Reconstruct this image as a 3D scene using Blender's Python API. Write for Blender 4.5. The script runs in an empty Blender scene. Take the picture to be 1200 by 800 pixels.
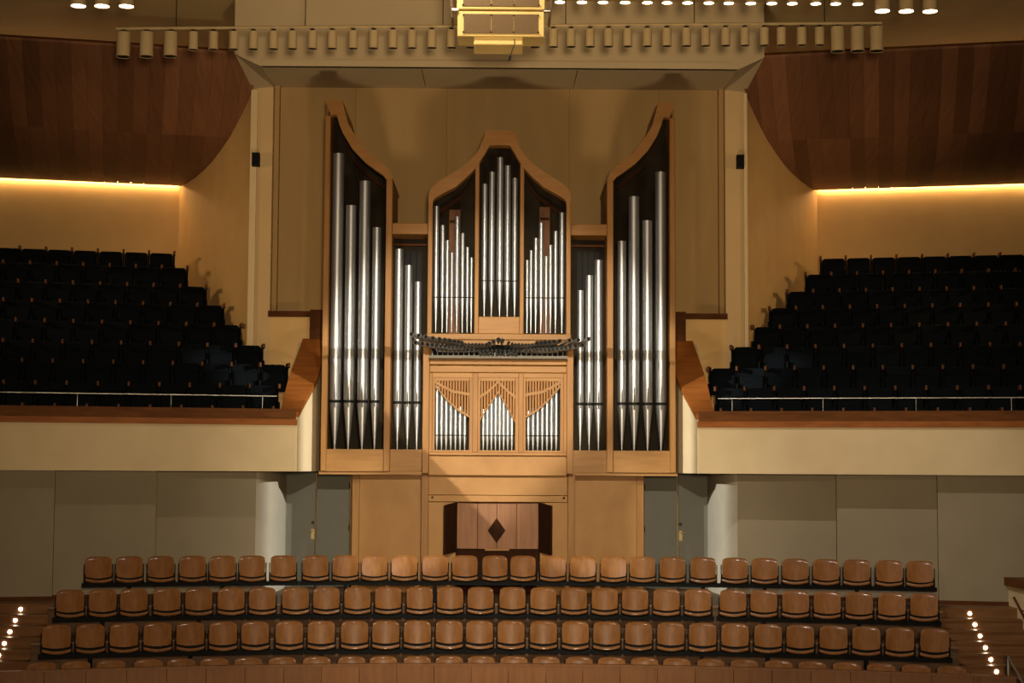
import bpy, math, random
from mathutils import Matrix, Vector
random.seed(7)
PI = math.pi
sc = bpy.context.scene
COL = sc.collection

# ------------------------------------------------------------------ camera
F = 1900.0                       # focal length in pixels of the 1200 x 800 frame
PITCH, YAW, ROLL = math.radians(4.36), math.atan(16.5 / F), math.radians(0.3)
AX = 583.5                       # pixel column of the hall's axis
CAMROT = (Matrix.Rotation(-YAW, 3, 'Z') @ Matrix.Rotation(PI / 2 + PITCH, 3, 'X') @ Matrix.Rotation(ROLL, 3, 'Z'))
cam_data = bpy.data.cameras.new('camera')
cam_data.sensor_width = 36.0
cam_data.lens = 36.0 * F / 1200.0
cam_data.clip_start = 0.1
cam_data.clip_end = 200
cam = bpy.data.objects.new('camera', cam_data)
cam.rotation_euler = CAMROT.to_euler()
COL.objects.link(cam)
sc.camera = cam

# ------------------------------------------------------------------ world, exposure, lights
sc.view_settings.view_transform = 'Standard'
sc.view_settings.look = 'None'
sc.view_settings.exposure = 0.0
sc.view_settings.gamma = 1.0
w = bpy.data.worlds.new('hall_ambient')
sc.world = w
w.use_nodes = True
w.node_tree.nodes['Background'].inputs[0].default_value = (1.0, 0.74, 0.45, 1)
w.node_tree.nodes['Background'].inputs[1].default_value = 0.022


def lamp(name, kind, loc, target, energy, color, **kw):
    d = bpy.data.lights.new(name, kind)
    d.energy = energy
    d.color = color
    for k, v in kw.items():
        setattr(d, k, v)
    o = bpy.data.objects.new(name, d)
    o.location = loc
    o.rotation_euler = (Vector(target) - Vector(loc)).to_track_quat('-Z', 'Y').to_euler()
    COL.objects.link(o)
    return o


KEY = Vector((0.0, 6.0, 5.0))
WARM = (1.0, 0.77, 0.48)
COOL = (0.96, 0.98, 0.92)
lamp('organ_spot', 'SPOT', KEY, (0, 31.3, 1.2), 27000, (1.0, 0.92, 0.72), spot_size=math.radians(18), spot_blend=0.35, shadow_soft_size=0.001)
lamp('house_wash', 'SPOT', (0.5, -1.0, 0.7), (0, 31.5, 2.6), 15000, WARM, spot_size=math.radians(58), spot_blend=1.0, shadow_soft_size=0.6)
lamp('organ_wash', 'SPOT', (0.3, 5.0, 4.6), (0, 31.0, -1.4), 16500, (1.0, 0.92, 0.70), spot_size=math.radians(27.5), spot_blend=1.0, shadow_soft_size=0.12)
for sx in (-1, 1):
    lamp('balcony_fill', 'SPOT', (13.0 * sx, 28.0, 5.2), (6.3 * sx, 36.0, 4.4), 900, (1.0, 0.70, 0.36), spot_size=math.radians(60), spot_blend=1.0, shadow_soft_size=0.4)  # added fill lamps, brighten the splayed walls beside the cove glow
lamp('stage_wash', 'SPOT', (-1.2, 22.5, 9.0), (0, 29.0, -3.0), 900, (1.0, 0.91, 0.77), spot_size=math.radians(95), spot_blend=0.7, shadow_soft_size=0.15)
lamp('stage_uplight', 'SPOT', (0, 19.0, -4.2), (0, 33.0, 8.0), 2600, WARM, spot_size=math.radians(58), spot_blend=1.0, shadow_soft_size=0.8)
SIDE_L, SIDE_T = (17.75, 13.15, 6.1), (-3.9, 31.8, -0.1)
for sx in (-1, 1):
    lamp('side_spot', 'SPOT', (SIDE_L[0] * sx, SIDE_L[1], SIDE_L[2]), (SIDE_T[0] * sx, SIDE_T[1], SIDE_T[2]), 46000, COOL, spot_size=math.radians(11.5), spot_blend=0.3, shadow_soft_size=0.010)
lamp('right_fill', 'SPOT', (-3.0, 6.0, 4.0), (7.2, 30.3, -0.6), 1800, (1.0, 0.82, 0.56), spot_size=math.radians(14), spot_blend=1.0, shadow_soft_size=0.3)  # added fill lamp, brightens the right balcony front and panels
lamp('panel_wash', 'SPOT', (1.5, 22.5, 9.0), (7.2, 30.6, -1.8), 2300, (1.0, 0.96, 0.88), spot_size=math.radians(46), spot_blend=1.0, shadow_soft_size=0.06)
lamp('array_light', 'SPOT', (0.0, 17.0, 3.5), (0.05, 24, 6.7), 320, (1.0, 0.74, 0.38), spot_size=math.radians(17), spot_blend=0.6, shadow_soft_size=0.1)


# ------------------------------------------------------------------ helpers: pixels of the photograph to metres
def fwd_up(py):
    v = (400.0 - py) / F
    return math.cos(PITCH) - v * math.sin(PITCH), math.sin(PITCH) + v * math.cos(PITCH)


def ZZ(py, Y):
    f, u = fwd_up(py)
    return u / f * Y


def XX(off, Y, py=400):
    return off / F / fwd_up(py)[0] * Y


def P(px, py, Y):
    d = CAMROT @ Vector(((px - 600) / F, (400 - py) / F, -1))
    return d * (Y / d.y)


def OX(px, Y):          # organ: column of the photograph at mid height to X
    return XX(px - 584.5, Y, 340) + XX(1.0, Y)


# ------------------------------------------------------------------ helpers: objects
def tag(o, label=None, cat=None, group=None, kind=None):
    if label:
        o['label'] = label
    if cat:
        o['category'] = cat
    if group:
        o['group'] = group
    if kind:
        o['kind'] = kind
    return o


def empty(name, loc=(0, 0, 0), rz=0.0, **kw):
    o = bpy.data.objects.new(name, None)
    o.location = loc
    o.rotation_euler = (0, 0, rz)
    o.empty_display_size = 0.1
    COL.objects.link(o)
    return tag(o, **kw)


def link_mesh(name, me, parent=None, loc=None, **kw):
    o = bpy.data.objects.new(name, me)
    COL.objects.link(o)
    if parent is not None:
        o.parent = parent
    if loc is not None:
        o.location = loc
    return tag(o, **kw)


CH = {}


def copy_tree(o, parent=None):
    c = o.copy()
    COL.objects.link(c)
    if parent is not None:
        c.parent = parent
    for ch in [x for x in o.children]:
        copy_tree(ch, c)
    return c


class MB:
    def __init__(s):
        s.v, s.f, s.sm = [], [], []

    def add(s, vs, fs, smooth=False, mat=None):
        b = len(s.v)
        for p in vs:
            p = Vector(p)
            s.v.append(tuple(mat @ p) if mat is not None else tuple(p))
        for f in fs:
            s.f.append(tuple(b + i for i in f))
            s.sm.append(smooth)
        return s

    def box(s, x0, x1, y0, y1, z0, z1, mat=None):
        x0, x1 = min(x0, x1), max(x0, x1)
        y0, y1 = min(y0, y1), max(y0, y1)
        z0, z1 = min(z0, z1), max(z0, z1)
        v = [(x0, y0, z0), (x1, y0, z0), (x1, y1, z0), (x0, y1, z0), (x0, y0, z1), (x1, y0, z1), (x1, y1, z1), (x0, y1, z1)]
        f = [(0, 3, 2, 1), (4, 5, 6, 7), (0, 1, 5, 4), (1, 2, 6, 5), (2, 3, 7, 6), (3, 0, 4, 7)]
        return s.add(v, f, mat=mat)

    def bbox(s, x0, x1, y0, y1, z0, z1, b=0.01, mat=None):
        """box with a chamfer on the four edges of its front (low y) face"""
        x0, x1 = min(x0, x1), max(x0, x1)
        z0, z1 = min(z0, z1), max(z0, z1)
        v = [(x0, y1, z0), (x1, y1, z0), (x1, y1, z1), (x0, y1, z1),
             (x0, y0 + b, z0), (x1, y0 + b, z0), (x1, y0 + b, z1), (x0, y0 + b, z1),
             (x0 + b, y0, z0 + b), (x1 - b, y0, z0 + b), (x1 - b, y0, z1 - b), (x0 + b, y0, z1 - b)]
        f = [(0, 3, 2, 1), (8, 9, 10, 11)]
        for i in range(4):
            j = (i + 1) % 4
            f += [(i, j, 4 + j, 4 + i), (4 + i, 4 + j, 8 + j, 8 + i)]
        return s.add(v, f, mat=mat)

    def prism(s, pts, y0, y1):
        """polygon given as (x, z), front face at y0, back at y1"""
        n = len(pts)
        v = [(x, y0, z) for x, z in pts] + [(x, y1, z) for x, z in pts]
        f = [tuple(range(n)), tuple(reversed(range(n, 2 * n)))]
        for i in range(n):
            j = (i + 1) % n
            f.append((i, n + i, n + j, j))
        return s.add(v, f)

    def plan(s, pts, z0, z1):
        """polygon given as (x, y) in plan, between two heights"""
        n = len(pts)
        v = [(x, y, z0) for x, y in pts] + [(x, y, z1) for x, y in pts]
        f = [tuple(reversed(range(n))), tuple(range(n, 2 * n))]
        for i in range(n):
            j = (i + 1) % n
            f.append((i, j, n + j, n + i))
        return s.add(v, f)

    def strip(s, A, B, smooth=True):
        n = len(A)
        return s.add(list(A) + list(B), [(i, i + 1, n + i + 1, n + i) for i in range(n - 1)], smooth)

    def band(s, outer, inner, y0, y1):
        """frame between two open polylines of equal length in (x, z)"""
        n = len(outer)
        v = [(x, y0, z) for x, z in outer] + [(x, y0, z) for x, z in inner] + [(x, y1, z) for x, z in outer] + [(x, y1, z) for x, z in inner]
        f = []
        for i in range(n - 1):
            f += [(i, i + 1, n + i + 1, n + i), (2 * n + i, 3 * n + i, 3 * n + i + 1, 2 * n + i + 1),
                  (i, 2 * n + i, 2 * n + i + 1, i + 1), (n + i, n + i + 1, 3 * n + i + 1, 3 * n + i)]
        f += [(0, n, 3 * n, 2 * n), (n - 1, 3 * n - 1, 4 * n - 1, 2 * n - 1)]
        return s.add(v, f)

    def tube(s, p0, p1, r0, r1=None, n=12, caps=(True, True)):
        r1 = r0 if r1 is None else r1
        p0, p1 = Vector(p0), Vector(p1)
        q = (p1 - p0).to_track_quat('Z', 'Y')
        ring = [Vector((math.cos(2 * PI * i / n), math.sin(2 * PI * i / n), 0)) for i in range(n)]
        v = [p0 + q @ (r * r0) for r in ring] + [p1 + q @ (r * r1) for r in ring]
        s.add(v, [(i, (i + 1) % n, n + (i + 1) % n, n + i) for i in range(n)], True)
        if caps[0]:
            s.add(v[:n], [tuple(reversed(range(n)))])
        if caps[1]:
            s.add(v[n:], [tuple(range(n))])
        return s

    def path(s, pts, r, n=8):
        for a, b in zip(pts, pts[1:]):
            s.tube(a, b, r, n=n)
        return s

    def mesh(s, name, mat):
        me = bpy.data.meshes.new(name)
        me.from_pydata(s.v, [], s.f)
        me.polygons.foreach_set('use_smooth', s.sm)
        if mat is not None:
            me.materials.append(mat)
        me.validate()
        me.update()
        return me

    def build(s, name, mat, parent=None, loc=None, **kw):
        return link_mesh(name, s.mesh(name, mat), parent, loc, **kw)


ORD = ['', 'first', 'second', 'third', 'fourth', 'fifth', 'sixth', 'seventh', 'eighth', 'ninth', 'tenth', 'eleventh', 'twelfth',
       'thirteenth', 'fourteenth', 'fifteenth', 'sixteenth', 'seventeenth', 'eighteenth', 'nineteenth', 'twentieth',
       'twenty-first', 'twenty-second', 'twenty-third', 'twenty-fourth', 'twenty-fifth', 'twenty-sixth', 'twenty-seventh',
       'twenty-eighth', 'twenty-ninth', 'thirtieth']


# ------------------------------------------------------------------ materials
def lin(r, g, b):
    def c(x):
        x /= 255.0
        return x / 12.92 if x <= 0.04045 else ((x + 0.055) / 1.055) ** 2.4
    return (c(r), c(g), c(b), 1.0)


def mat(name, col, rough=0.6, metal=0.0, col2=None, scale=(3, 3, 3), detail=4.0, bump=0.0, vary=0.0, spec=0.18, coat=0.0):
    m = bpy.data.materials.new(name)
    m.use_nodes = True
    nt = m.node_tree
    N, L = nt.nodes, nt.links
    b = N['Principled BSDF']
    b.inputs['Roughness'].default_value = rough
    b.inputs['Metallic'].default_value = metal
    b.inputs['Specular IOR Level'].default_value = spec
    b.inputs['Coat Weight'].default_value = coat
    b.inputs['Coat Roughness'].default_value = 0.16
    b.inputs['Base Color'].default_value = col
    out = None
    if col2 is not None:
        tc = N.new('ShaderNodeTexCoord')
        mp = N.new('ShaderNodeMapping')
        mp.inputs['Scale'].default_value = scale
        oi = N.new('ShaderNodeObjectInfo')
        ad = N.new('ShaderNodeVectorMath')
        ad.operation = 'ADD'
        sc_ = N.new('ShaderNodeVectorMath')
        sc_.operation = 'SCALE'
        sc_.inputs[0].default_value = (13, 7, 29)
        L.new(oi.outputs['Random'], sc_.inputs['Scale'])
        L.new(tc.outputs['Object'], mp.inputs['Vector'])
        L.new(mp.outputs[0], ad.inputs[0])
        L.new(sc_.outputs[0], ad.inputs[1])
        nz = N.new('ShaderNodeTexNoise')
        nz.inputs['Scale'].default_value = 1.0
        nz.inputs['Detail'].default_value = detail
        L.new(ad.outputs[0], nz.inputs['Vector'])
        mx = N.new('ShaderNodeMix')
        mx.data_type = 'RGBA'
        mx.inputs[6].default_value = col
        mx.inputs[7].default_value = col2
        rmp = N.new('ShaderNodeMapRange')
        rmp.inputs[1].default_value = 0.3
        rmp.inputs[2].default_value = 0.7
        L.new(nz.outputs['Fac'], rmp.inputs[0])
        L.new(rmp.outputs[0], mx.inputs[0])
        out = mx.outputs[2]
        if vary > 0:
            hs = N.new('ShaderNodeHueSaturation')
            mr = N.new('ShaderNodeMapRange')
            mr.inputs[3].default_value = 1 - vary
            mr.inputs[4].default_value = 1 + vary
            L.new(oi.outputs['Random'], mr.inputs[0])
            L.new(mr.outputs[0], hs.inputs['Value'])
            L.new(out, hs.inputs['Color'])
            out = hs.outputs[0]
        L.new(out, b.inputs['Base Color'])
        if bump > 0:
            bp = N.new('ShaderNodeBump')
            bp.inputs['Strength'].default_value = bump
            bp.inputs['Distance'].default_value = 0.01
            L.new(nz.outputs['Fac'], bp.inputs['Height'])
            L.new(bp.outputs[0], b.inputs['Normal'])
    return m


def glow(name, col, strength):
    m = bpy.data.materials.new(name)
    m.use_nodes = True
    b = m.node_tree.nodes['Principled BSDF']
    b.inputs['Base Color'].default_value = (0.8, 0.8, 0.8, 1)
    b.inputs['Emission Color'].default_value = col
    b.inputs['Emission Strength'].default_value = strength
    return m


M = {}
M['oak'] = mat('organ_oak', lin(142, 100, 52), 0.5, col2=lin(128, 86, 42), scale=(14, 14, 1.2), bump=0.05, vary=0.06)
M['oak_flat'] = mat('organ_oak_crossgrain', lin(144, 102, 54), 0.5, col2=lin(131, 90, 44), scale=(1.5, 14, 16), bump=0.05, vary=0.05)
M['veneer'] = mat('organ_birch_veneer', lin(150, 108, 58), 0.5, col2=lin(140, 97, 49), scale=(3.0, 3.0, 2.0), bump=0.02, vary=0.03)
M['walnut'] = mat('console_walnut', lin(132, 88, 56), 0.5, col2=lin(114, 74, 46), scale=(16, 16, 1.5), vary=0.04)
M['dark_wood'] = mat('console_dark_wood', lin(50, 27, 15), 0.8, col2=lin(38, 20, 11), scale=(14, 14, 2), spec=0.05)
M['trim_wood'] = mat('niche_dark_trim', lin(84, 50, 27), 0.7, col2=lin(68, 39, 20), scale=(2, 12, 12), spec=0.04)
M['coping'] = mat('coping_cherry', lin(146, 86, 38), 0.4, col2=lin(124, 69, 29), scale=(1.5, 8, 14), vary=0.04, spec=0.04)
M['coping_dark'] = mat('coping_band_cherry', lin(104, 62, 28), 0.5, col2=lin(84, 48, 21), scale=(1.5, 8, 14), spec=0.04)  # darker copy of the cherry, carries the upper band's shade
M['canopy'] = mat('canopy_cherry', lin(126, 85, 59), 0.55, col2=lin(112, 74, 51), scale=(14, 1, 1), vary=0.25)
M['chair_ply'] = mat('chair_plywood', lin(124, 80, 38), 0.45, col2=lin(107, 66, 29), scale=(16, 16, 2.2), vary=0.08, spec=0.2, coat=0.35)
M['barrier'] = mat('barrier_beech', lin(120, 77, 40), 0.42, col2=lin(106, 64, 32), scale=(12, 12, 1.2), vary=0.07)
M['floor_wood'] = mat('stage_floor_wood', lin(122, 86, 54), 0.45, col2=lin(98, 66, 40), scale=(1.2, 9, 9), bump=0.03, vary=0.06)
M['back_pipe'] = mat('stained_pipe_wood', lin(92, 56, 28), 0.6, col2=lin(78, 46, 22), scale=(12, 12, 1))
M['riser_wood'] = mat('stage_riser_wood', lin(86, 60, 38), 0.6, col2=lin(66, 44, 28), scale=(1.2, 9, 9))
M['plaster'] = mat('cream_plaster', lin(204, 181, 143), 0.75, col2=lin(197, 174, 136), scale=(2, 2, 2), bump=0.02)
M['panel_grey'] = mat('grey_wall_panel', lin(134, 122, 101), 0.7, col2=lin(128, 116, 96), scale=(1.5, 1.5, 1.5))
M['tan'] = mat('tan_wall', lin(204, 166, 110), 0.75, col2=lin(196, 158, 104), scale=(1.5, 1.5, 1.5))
M['tan_panel'] = mat('tan_niche_panel', lin(164, 134, 90), 0.75, col2=lin(155, 126, 82), scale=(3, 3, 0.5))
M['fascia'] = mat('sand_fascia', lin(188, 168, 134), 0.75, col2=lin(182, 162, 128), scale=(1, 1, 1))
M['pier'] = mat('pier_plaster', lin(194, 164, 120), 0.75, col2=lin(188, 158, 114), scale=(1, 1, 1))
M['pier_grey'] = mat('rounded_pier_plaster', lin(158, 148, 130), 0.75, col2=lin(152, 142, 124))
M['olive'] = mat('olive_ceiling', lin(186, 160, 112), 0.8, col2=lin(178, 152, 105), scale=(1, 1, 1))
M['door'] = mat('teal_grey_door', lin(94, 91, 82), 0.55, col2=lin(89, 86, 77), scale=(2, 2, 2))
M['tin'] = mat('tin_pipe', (0.37, 0.37, 0.38, 1), 0.43, 0.88, col2=(0.36, 0.36, 0.37, 1), scale=(1, 1, 0.4), vary=0.04)
M['trumpet'] = mat('trumpet_metal', (0.34, 0.335, 0.33, 1), 0.42, 0.45, col2=(0.24, 0.235, 0.23, 1), scale=(6, 6, 6), vary=0.12)
M['toe'] = mat('toe_board_shaded', (0.13, 0.11, 0.09, 1), 0.6, col2=(0.11, 0.095, 0.075, 1))  # colour darkened for the shadow of the trumpets above
M['black'] = mat('matt_black', (0.006, 0.006, 0.006, 1), 0.7, col2=(0.010, 0.009, 0.008, 1), spec=0.2)
M['black_metal'] = mat('black_steel', (0.004, 0.004, 0.0045, 1), 0.7, col2=(0.006, 0.006, 0.0065, 1), spec=0.1)
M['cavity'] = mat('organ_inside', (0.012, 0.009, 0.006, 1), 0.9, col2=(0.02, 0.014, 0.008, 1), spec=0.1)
M['fabric'] = mat('dark_blue_fabric', (0.004, 0.0052, 0.0065, 1), 0.95, col2=(0.0025, 0.0034, 0.0044, 1), scale=(30, 30, 30), spec=0.05, vary=0.2)
M['seat_side'] = mat('dark_seat_side', (0.003, 0.003, 0.003, 1), 0.8, col2=(0.005, 0.005, 0.005, 1), spec=0.05)
M['arm_wood'] = mat('armrest_wood', lin(92, 56, 30), 0.55, col2=lin(76, 45, 24), scale=(10, 10, 10), vary=0.1)
M['carpet'] = mat('dark_carpet', (0.010, 0.010, 0.011, 1), 1.0, col2=(0.016, 0.015, 0.015, 1), scale=(40, 40, 40), spec=0.0)
M['steel'] = mat('brushed_steel', (0.40, 0.38, 0.34, 1), 0.35, 1.0, col2=(0.36, 0.34, 0.31, 1), scale=(4, 4, 40))
M['brass'] = mat('brass', (0.30, 0.22, 0.11, 1), 0.55, 0.7, col2=(0.26, 0.2, 0.1, 1))
M['lamp_body'] = mat('cream_lamp_enamel', lin(190, 166, 124), 0.5, col2=lin(182, 158, 116))
M['lamp_dark'] = mat('lamp_dark_mouth', (0.02, 0.016, 0.012, 1), 0.6, col2=(0.03, 0.024, 0.016, 1))
M['array'] = mat('array_cream', lin(222, 190, 120), 0.5, col2=lin(212, 180, 110))
M['grille'] = mat('array_grille', lin(112, 88, 58), 0.7, col2=lin(96, 74, 48), scale=(60, 60, 60))
M['bulb'] = glow('lit_bulb', (1.0, 0.86, 0.62, 1), 14)
M['step_glow'] = glow('step_lamp', (1.0, 0.86, 0.62, 1), 22)
M['cove'] = glow('cove_strip', (1.0, 0.69, 0.33, 1), 62)

# ================================================================== SETTING
WALL_Y, NICHE_Y, HOOD_Y = 33.6, 34.0, 31.8
CX = XX(235, 30.5)                        # inner corner of the balcony fronts
CY = 30.5
ALPHA = math.radians(13)
CA, SA = math.cos(ALPHA), math.sin(ALPHA)
CEIL = 9.25
FLOOR1 = ZZ(651, 30) - 0.83               # floor of the rear tier
RISE = 0.505

f = MB().box(-19, 19, -3, 42, -5.3, -5.0).build('floor', M['floor_wood'], kind='structure')
MB().box(-19, 19, -3, 42, CEIL, CEIL + 0.3).build('ceiling', M['olive'], kind='structure')

# back wall: frame around the organ niche, recessed panel boards, dark sill
wb = empty('wall_back', (0, WALL_Y, 0), kind='structure')
xo, xi = XX(290.5, WALL_Y, 250), XX(266, WALL_Y, 250)
zt, zb = ZZ(104, NICHE_Y), ZZ(366, WALL_Y)


def rel(o, parent):
    """parent without moving: the parents used here are only moved, never turned"""
    o.parent = parent
    o.location = Vector(o.location) - Vector(parent.location)
    return o


for s in (-1, 1):
    rel(MB().box(s * xi, s * xo, WALL_Y, NICHE_Y + 0.3, -0.2, CEIL).build('pier', M['pier']), wb)
    bw = XX(6.5 if s < 0 else 3.0, WALL_Y)
    rel(MB().box(s * (xo + 0.02), s * (xo - bw), WALL_Y - 0.05, WALL_Y + 0.05, 1.2, ZZ(108, WALL_Y)).build('corner_strip', M['plaster']), wb)  # paler strip along the pier's outer edge
    rel(MB().box(s * XX(212, WALL_Y), s * xi, WALL_Y, NICHE_Y + 0.3, -0.2, zb - 0.11).build('dado', M['tan']), wb)
    rel(MB().box(s * XX(212, WALL_Y), s * (xi + 0.03), WALL_Y - 0.05, NICHE_Y + 0.1, zb - 0.12, zb).build('sill', M['trim_wood']), wb)
    rel(MB().box(s * (xi - 0.10), s * (xi - 0.002), NICHE_Y - 0.16, NICHE_Y + 0.2, zb, zt).build('reveal', M['tan_panel']), wb)
rel(MB().box(-XX(212, WALL_Y) , XX(212, WALL_Y), WALL_Y + 0.02, NICHE_Y + 0.3, -2.6, zb - 0.02).build('lower_wall', M['tan']), wb)
edges = [-xi + 0.1, XX(-170, NICHE_Y), XX(-62, NICHE_Y), XX(83, NICHE_Y), XX(190, NICHE_Y), xi - 0.1]
for a, b in zip(edges, edges[1:]):
    rel(MB().bbox(a + 0.0015, b - 0.0015, NICHE_Y, NICHE_Y + 0.2, zb - 0.02, zt + 0.3, 0.003).build('panel', M['tan_panel']), wb)

# hood over the organ (fascia, soffit boards, sloping cheeks)
hood = empty('wall_hood', (0, HOOD_Y, 0), kind='structure')
ho, hi = XX(310.5, HOOD_Y, 60), XX(280, HOOD_Y, 80)
z_in, z_out = ZZ(79.5, HOOD_Y), ZZ(65, HOOD_Y)
zl = z_in + 0.13
rel(MB().prism([(-ho, CEIL), (-ho, z_out), (-hi, z_in), (hi, z_in), (ho, z_out), (ho, CEIL)][::-1], HOOD_Y, HOOD_Y + 0.15).build('fascia', M['fascia']), hood)
rel(MB().box(-hi + 0.02, hi - 0.02, HOOD_Y - 0.025, HOOD_Y + 0.1, z_in, zl).build('lip', M['fascia']), hood)
zs = zt
for a, b in ((-hi, XX(-90, 32.9)), (XX(-90, 32.9), XX(90, 32.9)), (XX(90, 32.9), hi)):
    m = MB()
    g = 0.008
    m.add([(a + g, HOOD_Y + 0.14, z_in), (b - g, HOOD_Y + 0.14, z_in), (b - g, NICHE_Y + 0.1, zs), (a + g, NICHE_Y + 0.1, zs),
           (a + g, HOOD_Y + 0.14, z_in + .1), (b - g, HOOD_Y + 0.14, z_in + .1), (b - g, NICHE_Y + 0.1, zs + .1), (a + g, NICHE_Y + 0.1, zs + .1)],
          [(0, 3, 2, 1), (4, 5, 6, 7), (0, 1, 5, 4), (1, 2, 6, 5), (2, 3, 7, 6), (3, 0, 4, 7)])
    rel(m.build('soffit_board', M['fascia']), hood)
for s in (-1, 1):
    A = [(s * ho, HOOD_Y + .1, z_out), (s * hi, HOOD_Y + .1, z_in), (s * xi, WALL_Y, ZZ(104, WALL_Y)), (s * xo, WALL_Y, ZZ(106, WALL_Y))]
    B = [(x, y, z + 0.5) for x, y, z in A]
    rel(MB().add(A + B, [(0, 1, 2, 3), (7, 6, 5, 4), (0, 4, 5, 1), (1, 5, 6, 2), (2, 6, 7, 3), (3, 7, 4, 0)]).build('cheek', M['fascia']), hood)

# ---- the two balconies, side walls, canopies
KX, KY = XX(370, 39.5, 218), 39.5          # rear inner corner
LEN = 9.5
PROFILE = [(0.0, 6.79), (0.6, 6.775), (1.4, 6.78), (2.3, 6.82), (3.0, 6.89), (3.81, 7.02), (4.5, 7.16), (5.06, 7.32), (5.7, 7.54), (6.33, 7.80), (6.85, 8.05), (7.3, 8.33)]


def side_pt(s, u, v, z, ox, oy):
    """u outward along the rotated block, v towards the viewer, from origin (ox, oy) of the left block; s mirrors"""
    x = -ox - u * CA + v * SA
    y = oy - u * SA - v * CA
    return (x * -s, y, z)


def block_mesh(s, ox, oy):
    class B(MB):
        def ub(b, u0, u1, v0, v1, z0, z1):
            vs = [side_pt(s, u, v, z, ox, oy) for z in (z0, z1) for u, v in ((u0, v0), (u1, v0), (u1, v1), (u0, v1))]
            fs = [(0, 1, 2, 3), (7, 6, 5, 4), (0, 4, 5, 1), (1, 5, 6, 2), (2, 6, 7, 3), (3, 7, 4, 0)]
            if s > 0:
                fs = [tuple(reversed(x)) for x in fs]
            return b.add(vs, fs)
    return B()


ROWS = 9
# (pixel of a separator near the inner end, height) for the left block, inner end pixel
SEP = [(204.0, 296.0), (189.3, 312.0), (210.7, 334.0), (230.7, 356.0), (250.0, 379.0), (275.0, 403.0), (303.3, 425.5), (325.3, 450.5), (318.3, 476.0)]
SEP_R = [(962.0, 302.0), (974.3, 320.0), (953.3, 340.0), (933.3, 359.5), (914.7, 381.5), (890.7, 405.0), (865.0, 430.0), (840.0, 453.5), (846.7, 478.5)]
EXTRA = [0, 1, 1, 1, 1, 1, 1, 0, 0]        # seats further in than that separator
PITCHW = 0.566


def row_y(r):
    return 37.2 - 0.79 * r


SIDE = {-1: 'left', 1: 'right'}
ROWNAME = ['rearmost row', 'second row from the back', 'third row from the back', 'fourth row from the back', 'fifth row from the back', 'sixth row from the back', 'seventh row from the back', 'second row from the rail', 'row behind the rail']



def make_balcony_seat(e):
    """e: the side (+1 or -1 in local x) that carries the seat's own side frame: the inner end of its row"""
    root = empty('balcony_seat')
    hw = 0.258
    # backrest: padded slab with rounded top corners, leaning back
    pts = []
    for (cx, cz, a0) in ((hw - .07, 0.86, 0), (-hw + .07, 0.86, 90)):
        for k in range(5):
            a = math.radians(a0 + 22.5 * k)
            pts.append((cx + 0.07 * math.cos(a), cz + 0.07 * math.sin(a)))
    pts += [(-hw, 0.42), (hw, 0.42)]
    pts = pts[::-1]
    n = len(pts)
    m = MB()
    v = []
    for (yy, k) in ((-0.10, 0.94), (-0.06, 1.0), (0.0, 1.0)):
        for x, z in pts:
            zz = 0.67 + (z - 0.67) * k
            v.append((x * k, yy + (zz - 0.42) * 0.22 - 0.02, zz))
    fcs = [tuple(range(n)), tuple(reversed(range(2 * n, 3 * n)))]
    for j in range(2):
        for i in range(n):
            i2 = (i + 1) % n
            fcs.append((j * n + i, (j + 1) * n + i, (j + 1) * n + i2, j * n + i2))
    m.add(v, fcs)
    m.build('backrest', M['fabric'], root)
    # tipped-up seat
    q = MB()
    q.bbox(-hw + .015, hw - .015, -0.30, -0.18, 0.36, 0.74, 0.035, Matrix.Rotation(math.radians(-8), 4, 'X'))
    q.build('seat', M['fabric'], root)
    st = MB().box(e * 0.262, e * 0.304, -0.36, 0.06, 0.0, 0.60).box(e * 0.262, e * 0.304, -0.04, 0.10, 0.60, 0.95).build('side_frame', M['seat_side'], root)
    a = MB()
    a.bbox(e * 0.260, e * 0.306, -0.40, 0.02, 0.855, 0.945, 0.012)
    a.build('armrest', M['arm_wood'], root)
    return root


seat_proto = {-1: make_balcony_seat(1), 1: make_balcony_seat(-1)}
seat_used = set()


def place_balcony_seat(s, pos, label, group):
    o = copy_tree(seat_proto[s]) if s in seat_used else seat_proto[s]
    seat_used.add(s)
    o.location = pos
    o.rotation_euler = (0, 0, -s * ALPHA)
    tag(o, label, 'seat', group)
    return o


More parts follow.
